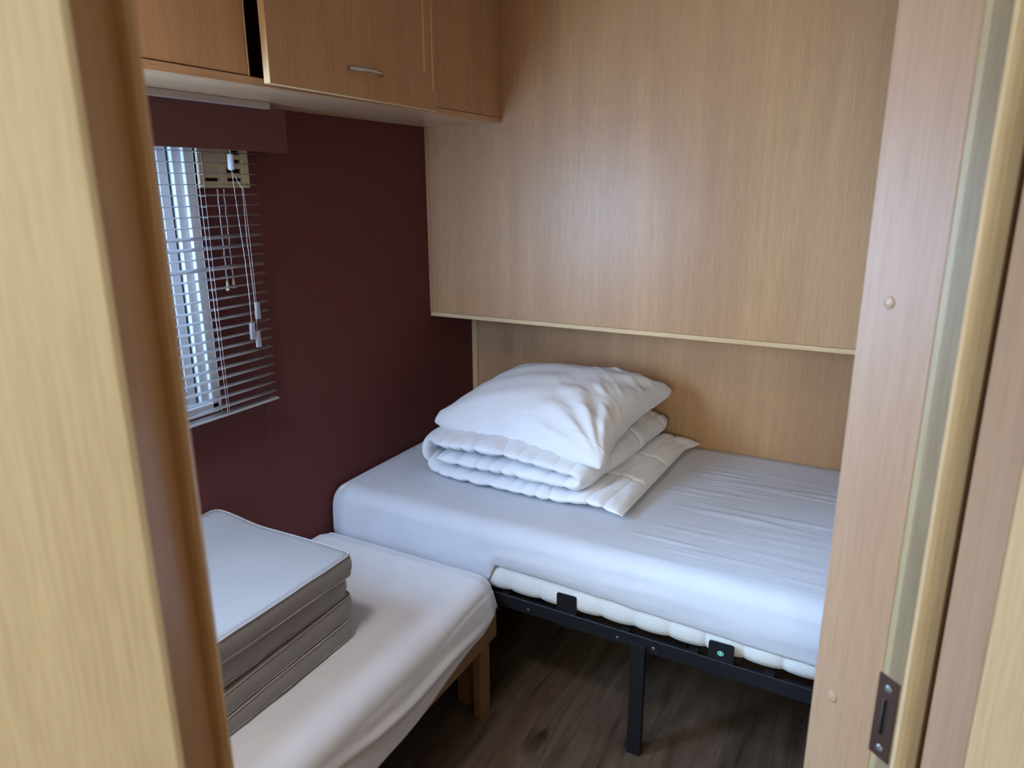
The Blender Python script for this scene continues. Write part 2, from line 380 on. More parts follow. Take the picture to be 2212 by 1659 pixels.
# hallway: second frame right of the gap (face tinted for cool light, then face tinted for warm light)
G0 = P2(6.45, 0.775); G1 = P2(9.15, 0.70); 
G1b = G1
D2 = Vector((math.sin(math.radians(100)), math.cos(math.radians(100))))
G2 = G1 + Vector((math.sin(math.radians(108)), math.cos(math.radians(108))))*0.30
tag(MB().prism([tuple(G0), tuple(G1), tuple(G1+Vector((0.03, 0.03))), tuple(G0+Vector((0.04, 0.035)))], 0, 2.12).build('trim_6', 'jamb'), 'beech board right of the dark gap at the right edge, cool light in its tint', 'trim', kind='structure')
tag(MB().prism([tuple(G1+Vector((0.0008, 0))), tuple(G2), tuple(G2+Vector((0.04, 0.02))), tuple(G1+Vector((0.03, 0.03)))], 0, 2.12).build('trim_7', 'frame'), 'beech face with warm light in its tint at the far right edge of the photo', 'trim', kind='structure')
struct('wall_hall_right', MB().prism([tuple(G2+Vector((0.0, 0.02))), (G2.x+0.0, -1.7), (G2.x+0.06, -1.7), tuple(G2+Vector((0.06, 0.02)))], 0, H), 'hall')
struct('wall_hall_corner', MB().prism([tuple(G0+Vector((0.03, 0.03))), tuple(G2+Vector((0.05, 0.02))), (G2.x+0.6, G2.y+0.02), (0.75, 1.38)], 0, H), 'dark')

# screw caps, strike plate on the right jamb
def on_line_z(u_az, u_slope, P, d):
    q = hit(u_az, P, d); r = q.length
    return q, 1.5+r*u_slope
nR = -A                                    # face normal of the reveal
def disc(center, n2, r, h, seg=20, dome=0.0, squash=1.0):
    """short domed cylinder standing on a vertical face; n2 = horizontal normal"""
    n = Vector((n2[0], n2[1], 0)).normalized(); t = Vector((-n.y, n.x, 0)); up = Vector((0, 0, 1)); c = Vector(center)
    v = []; f = []; rings = [(1.0, 0.0), (1.0, h*0.6), (0.8, h*0.9), (0.4, h+dome)]
    for rr, hh in rings:
        for k in range(seg):
            a = 2*math.pi*k/seg; v.append(c+n*hh+t*math.cos(a)*r*rr*squash+up*math.sin(a)*r*rr)
    v.append(c+n*(h+dome*1.1))
    for i in range(len(rings)-1):
        for k in range(seg): f.append((i*seg+k, i*seg+(k+1) % seg, (i+1)*seg+(k+1) % seg, (i+1)*seg+k))
    b = (len(rings)-1)*seg
    for k in range(seg): f.append((b+k, b+(k+1) % seg, len(v)-1))
    f.append(tuple(range(seg-1, -1, -1)))
    return MB().add(v, f)
for (dx, dy, dz), nm in (((-0.004, 1.125, -0.157), 'upper'), ((-0.008, 0.958, -0.687), 'lower')):
    az = math.degrees(math.atan2(dx, dy)); q, z = on_line_z(az, dz/math.hypot(dx, dy), E1n, B)
    disc((q.x, q.y, z), nR, 0.0064, 0.0012, dome=0.0004).build('screw_cap', 'cap', jr, smooth=True)

# strike plate: corners measured on the rebate strip
pl_root = empty('strike_plate', (E2.x, E2.y, 0.93))
tag(pl_root, 'brown metal strike plate with two screws low on the right door jamb', 'strike plate')
pw = (E3-E2).length
dB = (E3-E2).normalized()
zp0, zp1 = 0.873, 0.977
t0, t1 = -0.002, pw-0.003
plate = MB()
def pp(t, z, off): 
    q = E2+dB*t+nR*off; return (q.x, q.y, z)
hz0, hz1, ht0, ht1 = zp0+0.030, zp1-0.028, t0+0.40*(t1-t0), t0+0.66*(t1-t0)
def slab(mb, ta, tb, za, zb, oa=0.0002, ob=0.0016):
    v = [pp(ta, za, oa), pp(tb, za, oa), pp(tb, zb, oa), pp(ta, zb, oa), pp(ta, za, ob), pp(tb, za, ob), pp(tb, zb, ob), pp(ta, zb, ob)]
    mb.add(v, [(0, 3, 2, 1), (4, 5, 6, 7), (0, 1, 5, 4), (1, 2, 6, 5), (2, 3, 7, 6), (3, 0, 4, 7)])
slab(plate, t0, ht0, zp0, zp1); slab(plate, ht1, t1, zp0, zp1); slab(plate, ht0, ht1, zp0, hz0); slab(plate, ht0, ht1, hz1, zp1)
plate.build('plate', 'bronze', pl_root)
hole = MB(); slab(hole, ht0, ht1, hz0, hz1, 0.0001, 0.0006); hole.build('latch_hole', 'dark', pl_root)
lip = MB(); slab(lip, ht0-0.0008, ht0+0.0012, hz0, hz1, 0.0014, 0.0030); lip.build('lip', 'chrome', pl_root)
for zz in (zp0+0.012, zp1-0.014):
    q = E2+dB*(t0+0.52*(t1-t0)); s = disc((q.x+nR.x*0.0016, q.y+nR.y*0.0016, zz), nR, 0.0045, 0.0008, dome=0.0003).build('screw', 'zinc', pl_root, smooth=True)

# left jamb --------------------------------------------------------------
J1 = P2(-57.3, 0.52)                       # front corner
dj = Vector((-math.sin(math.radians(36)), math.cos(math.radians(36))))
J2 = hit(-54.75, J1, dj)
J3 = hit(-53.75, J2, Vector((math.sin(math.radians(70)), math.cos(math.radians(70)))))
back = J3 + dj*0.02
nL = (J2-J1).length
# architrave face on the hallway side
af = [J1, J1-A*0.012+nA*0.003, J1-A*0.5+nA*0.003, J1-A*0.5-nA*0.03, J1-nA*0.025]
af = [tuple(J1+A*0.0), tuple(J1-A*0.004+nA*0.003), tuple(J1-A*0.42+nA*0.003), tuple(J1-A*0.42-nA*0.03), tuple(J1-A*0.03-nA*0.03)]
tag(MB().prism(af, 0, 2.12).build('trim_8', 'frame'), 'wide beech board with warm light in its tint at the left edge, hallway face of the door frame', 'trim', kind='structure')
ll = [tuple(J1-A*0.0005), tuple(J2), tuple(J2-A*0.03), tuple(J1-A*0.03-nA*0.005)]
tag(MB().prism(ll, 0, 2.06).build('trim_9', 'beech'), 'brown shaded reveal of the left door jamb', 'trim', kind='structure')
sp = [tuple(J2-A*0.03), tuple(J2+nA*0.001), tuple(lerp(J2, J3, 0.6)+nA*0.002), tuple(J3), tuple(J3+dj*0.008), tuple(J3+dj*0.016-A*0.004), tuple(J3+dj*0.018-A*0.03)]
tag(MB().prism(sp, 0, 2.06).build('trim_10', 'edge'), 'narrow golden stop strip along the left door jamb', 'trim', kind='structure')
struct('wall_diagonal_left', MB().prism([tuple(J1-A*0.035-nA*0.031), tuple(J1-A*0.035-nA*0.075), tuple(J1-A*0.78-nA*0.075), tuple(J1-A*0.78-nA*0.031)], 0, H), 'beech')
# door head
hd = [tuple(J1), tuple(E3), tuple(E1), tuple(J2)]
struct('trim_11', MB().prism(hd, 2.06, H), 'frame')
# rest of the hallway
HB = -1.6
struct('wall_hall_left', MB().box(-1.0, -0.94, HB, -0.30, 0, H), 'hall')
hw = MB()
hx0, hx1 = -0.94, G2.x
hw.box(hx0, -0.35, HB-0.06, HB, 0, H); hw.box(-0.35, hx1+0.1, HB-0.06, HB, 0, 1.0); hw.box(-0.35, hx1+0.1, HB-0.06, HB, 2.08, H)
struct('wall_hall_back', hw, 'hall')
w2 = MB().box(-0.35, -0.30, HB-0.05, HB-0.005, 1.0, 2.08).box(hx1-0.05, hx1, HB-0.05, HB-0.005, 1.0, 2.08).box(-0.30, hx1-0.05, HB-0.05, HB-0.005, 1.0, 1.05).box(-0.30, hx1-0.05, HB-0.05, HB-0.005, 2.03, 2.08)
w2o = w2.build('window_2', 'pvc'); tag(w2o, kind='structure')
MB().box(-0.30, hx1-0.05, HB-0.03, HB-0.026, 1.05, 2.03).build('pane', 'glass', w2o)

# ================================================================== WINDOW 1
wf = MB()
xo, xi = XW-0.055, XW+0.012
# outer frame
wf.box(xo, xi, WY1-0.020, WY1+0.008, WZ0-0.01, WZ1, 0.002)
wf.box(xo, XW+0.002, WY1-0.045, WY1-0.020, WZ0+0.012, WZ1, 0.002)
wf.box(xo, xi, WY0, WY0+0.045, WZ0-0.01, WZ1, 0.002)
wf.box(xo, xi, WY0, WY1, WZ0-0.012, WZ0+0.014, 0.002)
wf.box(xo, xi, WY0, WY1, WZ1-0.03, WZ1, 0.002)
w1 = wf.build('window_1', 'pvc'); tag(w1, 'white plastic window frame behind the blind', 'window', kind='structure')
sash = MB()
sash.box(xo+0.01, XW-0.008, WY1-0.0775, WY1-0.052, WZ0+0.02, WZ1-0.03, 0.002)
sash.box(xo+0.01, XW-0.008, WY0+0.045, WY1-0.0775, WZ0+0.02, WZ0+0.058, 0.002)
sash.box(xo+0.01, XW-0.008, WY0+0.045, WY0+0.075, WZ0+0.02, WZ1-0.03, 0.002)
sash.box(xo+0.01, XW-0.008, WY0+0.045, WY1-0.0775, WZ1-0.07, WZ1-0.03, 0.002)
so = sash.build('window_sash', 'pvc', w1)
g = MB().box(xo+0.012, XW-0.014, WY1-0.052, WY1-0.045, WZ0+0.016, WZ1-0.02); g.build('gasket', 'gasket', w1)
bar = MB().box(xo+0.02, XW-0.010, WY1-0.098, WY1-0.086, WZ0+0.058, WZ1-0.07, 0.002); bar.build('glazing_bead', 'pvc', w1)
g2 = MB().box(xo+0.022, XW-0.02, WY1-0.086, WY1-0.0775, WZ0+0.058, WZ1-0.07); g2.build('gasket', 'gasket', w1)
MB().box(xo+0.022, xo+0.026, WY0+0.075, WY1-0.098, WZ0+0.058, WZ1-0.07).build('pane', 'glass', w1)
# plain outdoors seen through the sliver of glass
struct('ground', MB().box(-9, -1.8, -6, 9, -0.6, -0.5), 'grass')

# ================================================================== OVERHEAD CABINET
CX, CZ = -1.239, 1.710
cab = empty('overhead_cabinet', (-1.40, 1.0, CZ))
tag(cab, 'beech overhead cabinet running along the maroon wall above the window', 'cabinet')
cb = MB()
cb.box(XW+0.002, CX-0.0175, -0.2, YP-0.001, CZ, CZ+0.016)                # bottom board
cb.box(XW+0.002, CX-0.02, -0.2, YP-0.001, H-0.03, H-0.001)
cb.box(XW+0.002, CX-0.02, 1.835, 1.851, CZ+0.016, H-0.03); cb.box(XW+0.002, CX-0.02, 1.167, 1.182, CZ+0.016, H-0.03)
cb.box(XW+0.002, CX-0.02, YP-0.016, YP-0.001, CZ+0.016, H-0.03); cb.box(XW+0.002, CX-0.02, -0.2, -0.184, CZ+0.016, H-0.03)
cb.build('carcass', 'beech_under', cab)
MB().box(CX-0.017, CX, -0.2, YP-0.001, CZ, CZ+0.0165, 0.0015).build('front_rail', 'beech_hy', cab)
# fixed end panel between door and boxed wall, tall left front panel
MB().box(CX-0.017, CX-0.0006, 1.866, YP-0.001, CZ+0.0178, H-0.001, 0.0008).build('end_panel', 'beech_cab', cab)
MB().box(CX-0.017, CX+0.0, 1.838, 1.8645, CZ+0.0178, H-0.001, 0.0008).build('stile', 'beech_cab', cab)
MB().box(CX-0.017, CX-0.001, 0.58, 1.1600, CZ+0.019, H-0.001, 0.001).build('door', 'beech_cab', cab)
MB().box(CX-0.017, CX-0.001, 1.1615, 1.1650, CZ+0.0178, H-0.001, 0.0008).build('stile', 'edge', cab)
MB().box(CX-0.017, CX-0.001, -0.19, 0.577, CZ+0.019, H-0.001, 0.001).build('door', 'beech_cab', cab)
# hinged door standing slightly open on its left edge
dr = MB().box(CX+0.002, CX+0.019, 1.180, 1.832, CZ+0.004, H-0.012, 0.0012)
dr.v = [tuple(v) for v in rot_verts(dr.v, (CX+0.002, 1.832, 0), 'Z', math.radians(1.8))]
door = dr.build('door', 'beech_cab', cab)
def dv(v): return [tuple(q) for q in rot_verts(v, (CX+0.002, 1.832, 0), 'Z', math.radians(1.8))]
db = MB().box(CX+0.0025, CX+0.0188, 1.1788, 1.1801, CZ+0.0035, H-0.012).box(CX+0.0025, CX+0.0188, 1.1788, 1.832, CZ+0.0027, CZ+0.0041); db.v = dv(db.v)
db.build('edge_banding', 'edge', door)
# bow handle
hp = []; 
for i in range(15):
    t = i/14; y = lerp(1.438, 1.568, t); b = math.sin(math.pi*t)**0.5*0.026
    hp.append((CX+0.0185+b, y, 1.776))
hm = MB().tube(hp, 0.0045, 10, radii=[0.0052 if i in (0, 14) else 0.0044 for i in range(15)]); hm.v = dv(hm.v)
hm.build('handle', 'chrome', door, smooth=True)
for (ya, yb, zb) in ((1.7665, 1.7725, 1.812), (1.8080, 1.8150, 1.768)):
    e = MB().box(CX+0.0188, CX+0.0204, ya, yb, zb, H-0.013, 0.0005); e.v = dv(e.v)
    e.build('pale_strip', 'edge', door)

# ================================================================== BOXED UPPER PANEL
bp = empty('boxed_panel', (-0.6, YP, 1.03))
tag(bp, 'large flat beech panel boxed out from the back wall above the bed', 'wall panel')
MB().box(XW+0.018, XR, YP, YP+0.016, 1.0465, H-0.001).build('panel_face', 'beech', bp)
MB().box(XW+0.001, XR, YP-0.0015, YP+0.016, 1.030, 1.0455, 0.002).build('bottom_edge_strip', 'edge_h', bp)
MB().box(XW+0.001, XR, YP+0.0165, YW-0.001, 1.030, 1.046).build('underside_board', 'beech_h', bp)
sd = MB().box(XW+0.0005, XW+0.0175, YP-0.003, YP+0.016, 1.0465, CZ-0.001, 0.001); sd.build('side_edge_strip', 'beech_cab', bp)
MB().box(XW+0.0190, XW+0.0208, YP-0.002, YP, 1.05, CZ-0.001).build('side_bead', 'edge', bp)

# ================================================================== PELMET, RAIL
pel = MB()
pel.box(-1.474, -1.462, -0.1, 1.480, 1.592, 1.700, 0.001)
pel.box(XW+0.001, -1.474, 1.468, 1.480, 1.592, 1.700, 0.001)
po = pel.build('window_pelmet', 'maroon_trim', base=Vector((-1.5, 0.8, 1.592))); tag(po, 'maroon pelmet board hiding the top of the blind', 'pelmet')
ro = MB().box(-1.461, -1.443, -0.1, 1.412, 1.694, CZ-0.0005, 0.001).build('curtain_rail', 'rail_white', base=Vector((-1.452, 0.8, 1.70))); tag(ro, 'pale narrow rail fixed under the cabinet above the maroon pelmet', 'rail')

# ================================================================== AIR VENT
av = empty('air_vent', (-1.54, 1.32, 1.50)); tag(av, 'cream plastic slotted air vent cover under the pelmet beside the window', 'air vent')
vm = MB(); vx0, vx1 = XW+0.001, XW+0.016
vy0, vy1, vz0, vz1 = 1.246, 1.408, 1.503, 1.665
cols = [(1.268, 1.314), (1.336, 1.387)]
rows = [(1.519-0.0, 1.5275), (1.5395, 1.5505), (1.5620, 1.5730), (1.5845, 1.5955), (1.607, 1.618), (1.6295, 1.6405)]
ys = [vy0, cols[0][0], cols[0][1], cols[1][0], cols[1][1], vy1]
for i in (0, 2, 4): vm.box(vx0, vx1, ys[i], ys[i+1], vz0, vz1, 0.0008)
for (c0_, c1_) in cols:
    zz = [vz0]+[k for r_ in rows for k in r_]+[vz1]
    for i in range(0, len(zz), 2): vm.box(vx0, vx1-0.0005, c0_-0.0005, c1_+0.0005, zz[i], zz[i+1])
vm.box(vx0, vx1+0.006, vy0, vy0+0.010, vz0, vz1, 0.0015)
vm.build('cover', 'cream', av)
MB().box(vx0-0.0005, vx0+0.003, vy0+0.005, vy1-0.005, vz0+0.005, vz1-0.005).build('recess', 'dark', av)
for (y0_, y1_), (z0_, z1_) in ((cols[0], rows[1]), (cols[0], rows[2]), (cols[0], rows[3]), (cols[1], rows[2]), (cols[1], rows[3])):
    yy1 = y1_-0.001 if y0_ < 1.3 else y0_+0.024
    MB().box(vx1-0.007, vx1-0.005, y0_-0.001, yy1, z0_-0.001, z1_+0.001).build('flap', 'vane', av)
for yy in (1.2535, 1.400): disc((vx1+(0.006 if yy < 1.3 else 0), yy, 1.511), (1, 0), 0.0028, 0.0006).build('screw', 'dark', av)
kn = disc((vx1, 1.326, 1.553), (1, 0), 0.003, 0.003, dome=0.001).build('lever_knob', 'cream', av, smooth=True)
def wob(y, z0, z1, x, amp=0.0004, n=40, seed=0):
    out = []
    for i in range(n+1):
        t = i/n; z = lerp(z0, z1, t); out.append((x+amp*math.sin(t*40+seed), y+amp*1.6*math.sin(t*33+seed*2), z))
    return out
for k, (y0_, y1_, z1_) in enumerate(((1.302, 1.302, 1.268), (1.322, 1.322, 1.272))):
    pts = wob(0, 1.500, z1_, XW+0.014, seed=k); pts = [(x, lerp(y0_, y1_, i/40)+y, z) for i, (x, y, z) in enumerate(pts)]
    c = MB().tube(pts, 0.0013, 6).build('pull_cord', 'cord', av, smooth=True)
    MB().tube([(XW+0.014, y1_, z1_+0.002), (XW+0.014, y1_, z1_-0.003), (XW+0.014, y1_, z1_-0.022), (XW+0.014, y1_, z1_-0.0245)], 0, 12, radii=[0.0015, 0.0030, 0.0056, 0.0045]).build('cord_bead', 'bead', c, smooth=True)

# ================================================================== VENETIAN BLIND
vb = empty('venetian_blind', (-1.5, 0.75, 0.93)); tag(vb, 'silver slatted venetian blind lowered over the window under the pelmet', 'window blind')
BX, BY0, BY1 = -1.500, 0.16, 1.392
MB().box(BX-0.014, BX+0.014, BY0, BY1, 1.625, 1.655, 0.001).build('headrail', 'alu', vb)
slat_z = []
z = 1.612
while z > 0.955:
    slat_z.append(z); z -= 0.0252
tilt_more = {9: 20, 10: 18, 12: 22, 13: 6, 21: 9}
def slat_mb(zc, tilt, sag=0.0):
    n = 6; m = MB(); v = []; ny = 10
    for j in range(ny+1):
        y = lerp(BY0, BY1, j/ny)
        for i in range(n+1):
            s = lerp(-1, 1, i/n); dx = s*0.0105; dz = 0.0014*(1-s*s)
            a = math.radians(tilt); v.append((BX+dx*math.cos(a)+dz*math.sin(a), y, zc-dx*math.sin(a)+dz*math.cos(a)+sag*math.sin(math.pi*j/ny)))
    k = len(v); v += [(x, y, zz-0.0004) for x, y, zz in v]
    f = []
    for j in range(ny):
        for i in range(n):
            a = j*(n+1)+i; q = (a, a+1, a+n+2, a+n+1); f.append(q); f.append(tuple(k+x for x in reversed(q)))
        f.append((j*(n+1), (j+1)*(n+1), (j+1)*(n+1)+k, j*(n+1)+k)); f.append((j*(n+1)+n, j*(n+1)+n+k, (j+1)*(n+1)+n+k, (j+1)*(n+1)+n))
    f.append(tuple(range(0, n+1))+tuple(k+x for x in range(n, -1, -1)))
    b = ny*(n+1); f.append(tuple(range(b+n, b-1, -1))+tuple(k+b+x for x in range(0, n+1)))
    return m.add(v, f)
for i, zc in enumerate(slat_z):
    slat_mb(zc, tilt_more.get(i, random.uniform(4.5, 7.0)), -0.001).build('slat', 'alu', vb, smooth=True)
br_ = MB().box(BX-0.0125, BX+0.0125, BY0-0.002, BY1+0.004, 0.9325, 0.9385, 0.0025)
br_.v = [(x, y, z-(x-BX)*0.12) for x, y, z in br_.v]
br_.build('bottom_rail', 'alu', vb, smooth=True)
for yc in (1.222, 0.33):
    lc = MB()
    for dx in (-0.0140, 0.0140):
        lc.tube([(BX+dx, yc, 1.625), (BX+dx, yc-0.002, 1.3), (BX+dx, yc-0.001, 0.940)], 0.0007, 5)
    for zc in slat_z:
        lc.tube([(BX-0.014, yc, zc-0.001), (BX, yc, zc-0.0032), (BX+0.014, yc, zc-0.0022)], 0.0006, 4)
    lc.build('ladder_cord', 'cord', vb, smooth=True)
    MB().tube([(BX+0.0155, yc-0.017, 1.625), (BX+0.0155, yc-0.014, 1.3), (BX+0.015, yc-0.008, 0.942)], 0.0008, 5).build('lift_cord', 'cord', vb, smooth=True)
def pull(pts, cord_name='lift_cord'):
    return MB().tube([(-1.477, y, z) for y, z in pts], 0.0008, 6).build(cord_name, 'cord', vb, smooth=True)
cA = pull([(1.300, 1.625), (1.301, 1.575), (1.300, 1.544), (1.306, 1.43), (1.313, 1.327), (1.315, 1.24), (1.314, 1.158)])
cB = pull([(1.302, 1.540), (1.328, 1.50), (1.326, 1.372), (1.329, 1.302), (1.331, 1.21), (1.330, 1.137)])
cC = pull([(1.331, 1.504), (1.3335, 1.43), (1.335, 1.372), (1.336, 1.30), (1.336, 1.210)])
MB().tube([(-1.477, 1.3005, 1.583), (-1.477, 1.3005, 1.580), (-1.477, 1.2995, 1.548), (-1.477, 1.2995, 1.545)], 0, 14, radii=[0.0060, 0.0078, 0.0078, 0.006]).build('cord_equaliser', 'white_plastic', cA, smooth=True)
for c, (y, z) in ((cA, (1.314, 1.162)), (cB, (1.331, 1.138)), (cC, (1.3375, 1.213))):
    t = MB().box(-1.477-0.0045, -1.477+0.0045, y-0.0058, y+0.0058, z-0.045, z, 0.0016)
    t.v = [(x, (yy-y)*(1+0.25*(z-zz)/0.045)+y, zz) for x, yy, zz in t.v]
    t.build('tassel', 'clear', c, smooth=True)
    MB().box(-1.477-0.002, -1.477+0.002, y-0.0025, y+0.0025, z-0.036, z-0.012, 0.001)

# ================================================================== METAL BED FRAME
def rail_y(x): return 1.612-0.030*(x+0.9)
bf = empty('metal_bed_frame', (-0.5, 1.6, 0)); tag(bf, 'black metal bed frame under the large white bed', 'bed frame')
ux = Vector((1, -0.030)).normalized(); uy = Vector((0.030, 1)).normalized()
def rail_prof(mb, x0, x1, pts):
    """extrude a yz profile (y relative to the rail line) along x"""
    n = len(pts); v = [(x0, rail_y(x0)+a, b) for a, b in pts]+[(x1, rail_y(x1)+a, b) for a, b in pts]
    f = [tuple(range(n)), tuple(range(2*n-1, n-1, -1))]+[(i, n+i, n+(i+1) % n, (i+1) % n) for i in range(n)]
    mb.add(v, f)
RT, RB_ = 0.3635, 0.3240
rl = MB(); rail_prof(rl, -1.535, 0.46, [(0, RB_), (0.0, RT-0.0015), (0.0015, RT), (0.004, RT), (0.004, RT-0.012), (0.030, RT-0.012), (0.030, RT-0.015), (0.003, RT-0.015), (0.003, RB_)])
rl.build('side_rail', 'black', bf)
rb2 = MB().box(-1.535, 0.46, YW-0.035, YW-0.032, RB_, RT).box(-1.535, 0.46, YW-0.06, YW-0.035, RT-0.015, RT-0.012); rb2.build('side_rail', 'black', bf)
for xe in (-1.538, 0.455):
    MB().box(xe, xe+0.003, rail_y(xe)+0.004, YW-0.036, RB_, RT).build('end_rail', 'black', bf)
MB().box(-1.53, 0.45, 2.06, 2.09, RB_, RT-0.014).build('centre_rail', 'black', bf)
for i in range(11):
    xs = -1.45+i*0.185
    MB().box(xs-0.012, xs+0.012, rail_y(xs)+0.006, YW-0.037, RT-0.0117, RT-0.002, 0.001).build('cross_slat', 'black', bf)
def leg_at(x, y): return MB().box(x-0.019, x+0.019, y, y+0.020, 0.0, RB_+0.004, 0.0015)
lx = -0.480
leg_at(lx, rail_y(lx)-0.012).build('leg', 'black', bf)
for (x, y) in ((lx, 2.06), (lx, YW-0.06), (0.43, rail_y(0.43)+0.004), (0.43, YW-0.06), (-1.51, rail_y(-1.51)+0.006), (-1.51, YW-0.06)):
    leg_at(x, y).build('leg', 'black', bf)
# folding-leg bracket: stadium plate with groove + rivets
br = MB(); yb_ = rail_y(lx)
bx0, bx1, bz, brr = -0.545, -0.437, 0.3425, 0.0150
n = 10; prof = []
for k in range(n+1):
    a = -math.pi/2+math.pi*k/n; prof.append((bx1+brr*math.cos(a), bz+brr*math.sin(a)-0.002))
for k in range(n+1):
    a = math.pi/2+math.pi*k/n; prof.append((bx0+brr*math.cos(a), bz+brr*math.sin(a)))
m_ = len(prof)
v = [(x, rail_y(x)-0.0002, z) for x, z in prof]+[(x, rail_y(x)-0.0030, z) for x, z in prof]
brk = MB().add(v, [tuple(range(m_)), tuple(range(2*m_-1, m_-1, -1))]+[(i, m_+i, m_+(i+1) % m_, (i+1) % m_) for i in range(m_)])
brk.box(lx-0.020, lx+0.020, yb_-0.0135, yb_-0.0002, RB_-0.004, bz+0.004, 0.001)
brk_o = brk.build('leg_bracket', 'black', bf)
MB().tube([(bx0+0.022, rail_y(bx0+0.022)-0.003, bz+0.002), (bx1-0.016, rail_y(bx1)-0.0035, bz+0.0)], 0.0016, 8).build('pressed_groove', 'black', brk_o, smooth=True)
for x, r in ((bx0+0.004, 0.0042), (bx1-0.004, 0.0050)):
    disc((x, rail_y(x)-0.0030, bz), (0, -1), r, 0.0012, dome=0.0006).build('rivet', 'rivet', brk_o, smooth=True)
disc((-0.812, rail_y(-0.812)-0.0002, 0.338), (0, -1), 0.0042, 0.0012, dome=0.0005).build('rivet', 'rivet', bf, smooth=True)
for x0, x1 in ((-0.722, -0.667), (-0.300, -0.240)):
    MB().box(x0, x1, rail_y(x0)+0.0005, rail_y(x0)+0.012, RB_-0.0045, RB_-0.0015).build('clip_foot', 'black', bf)
# mattress retainer plates
def plate_mb(x0, x1, z0, z1, y, th=0.003, r=0.006, lean=0.0):
    pts = [(x0, z0), (x1, z0)]
    for k in range(5):
        a = math.pi/2*k/4; pts.append((x1-r+r*math.cos(a), z1-r+r*math.sin(a)))
    for k in range(5):
        a = math.pi/2+math.pi/2*k/4; pts.append((x0+r+r*math.cos(a), z1-r+r*math.sin(a)))
    n = len(pts); v = [(x, y-lean*(z-z0), z) for x, z in pts]+[(x, y+th-lean*(z-z0), z) for x, z in pts]
    return MB().add(v, [tuple(range(n)), tuple(range(2*n-1, n-1, -1))]+[(i, n+i, n+(i+1) % n, (i+1) % n) for i in range(n)])
plate_mb(-0.7245, -0.6655, RT-0.010, 0.4190, rail_y(-0.7)+0.0045).build('mattress_retainer', 'black2', bf)
rp = plate_mb(-0.3025, -0.2405, RT-0.010, 0.4125, rail_y(-0.27)+0.0045).build('mattress_retainer', 'black', bf)
def ellip(cx_, cz_, rx, rz, y, th, seg=28):
    v = [(cx_+rx*math.cos(2*math.pi*k/seg), y, cz_+rz*math.sin(2*math.pi*k/seg)) for k in range(seg)]
    v += [(a, y-th, c) for a, b, c in v]
    return MB().add(v, [tuple(range(seg)), tuple(range(2*seg-1, seg-1, -1))]+[(i, seg+i, seg+(i+1) % seg, (i+1) % seg) for i in range(seg)])
yb2 = rail_y(-0.27)+0.0045
bx_, bz_ = -0.2720, 0.3835
bd = ellip(bx_, bz_, 0.0078, 0.0068, yb2-0.0001, 0.0008).build('badge', 'green_light', rp)
ellip(bx_, bz_, 0.0056, 0.0048, yb2-0.0009, 0.0004).build('badge_centre', 'green', bd)
dp = [(bx_, bz_+0.0040)]+[(bx_+0.0018*math.sin(a), bz_-0.0012-0.0020*math.cos(a)) for a in [math.radians(q) for q in range(120, -121, -24)]]
n = len(dp); v = [(x, yb2-0.0013, z) for x, z in dp]+[(x, yb2-0.0018, z) for x, z in dp]
MB().add(v, [tuple(range(n)), tuple(range(2*n-1, n-1, -1))]+[(i, n+i, n+(i+1) % n, (i+1) % n) for i in range(n)]).build('badge_mark', 'mint', bd)

# ================================================================== LARGE MATTRESS + SHEET
MX0, MX1 = -1.535, 0.455
def front_y(x): return 1.612-0.012*(x+0.9)
def mattress():
    # border + body as a rounded, quilted box; scalloped bottom
    seam0, sp_ = -0.781, 0.0935
    prof = []
    nx = 420; rows = []
    for i in range(nx+1):
        x = lerp(MX0+0.004, MX1-0.004, i/nx)
        ph = ((x-seam0)/sp_) % 1.0; q = abs(math.sin(math.pi*ph))**0.45
        y0 = front_y(x)+0.010
        zb = RT+0.010-0.006*q
        bul = 0.007*q
        row = [(x, y0+0.05, zb), (x, y0+0.012, zb), (x, y0+0.003-bul*0.5, zb+0.006), (x, y0-bul, zb+0.022), (x, y0-bul, zb+0.040), (x, y0-bul*0.7, zb+0.060), (x, y0+0.004, zb+0.085), (x, y0+0.008, 0.53), (x, y0+0.030, 0.556), (x, YW-0.03, 0.556), (x, YW-0.012, 0.54), (x, YW-0.012, zb+0.01), (x, YW-0.03, zb)]
        rows.append(row)
    n = len(rows[0]); v = [p for r_ in rows for p in r_]
    f = [(i*n+k, i*n+(k+1) % n, (i+1)*n+(k+1) % n, (i+1)*n+k) for i in range(nx) for k in range(n)]
    f += [tuple(range(n)), tuple(nx*n+k for k in range(n-1, -1, -1))]
    o = obj('mattress', v, f, 'knit', smooth=True, base=Vector((-0.5, 2.05, RT)))
    tag(o, 'white knitted mattress with ribbed quilted side lying on the black metal frame', 'mattress'); return o
mattress()

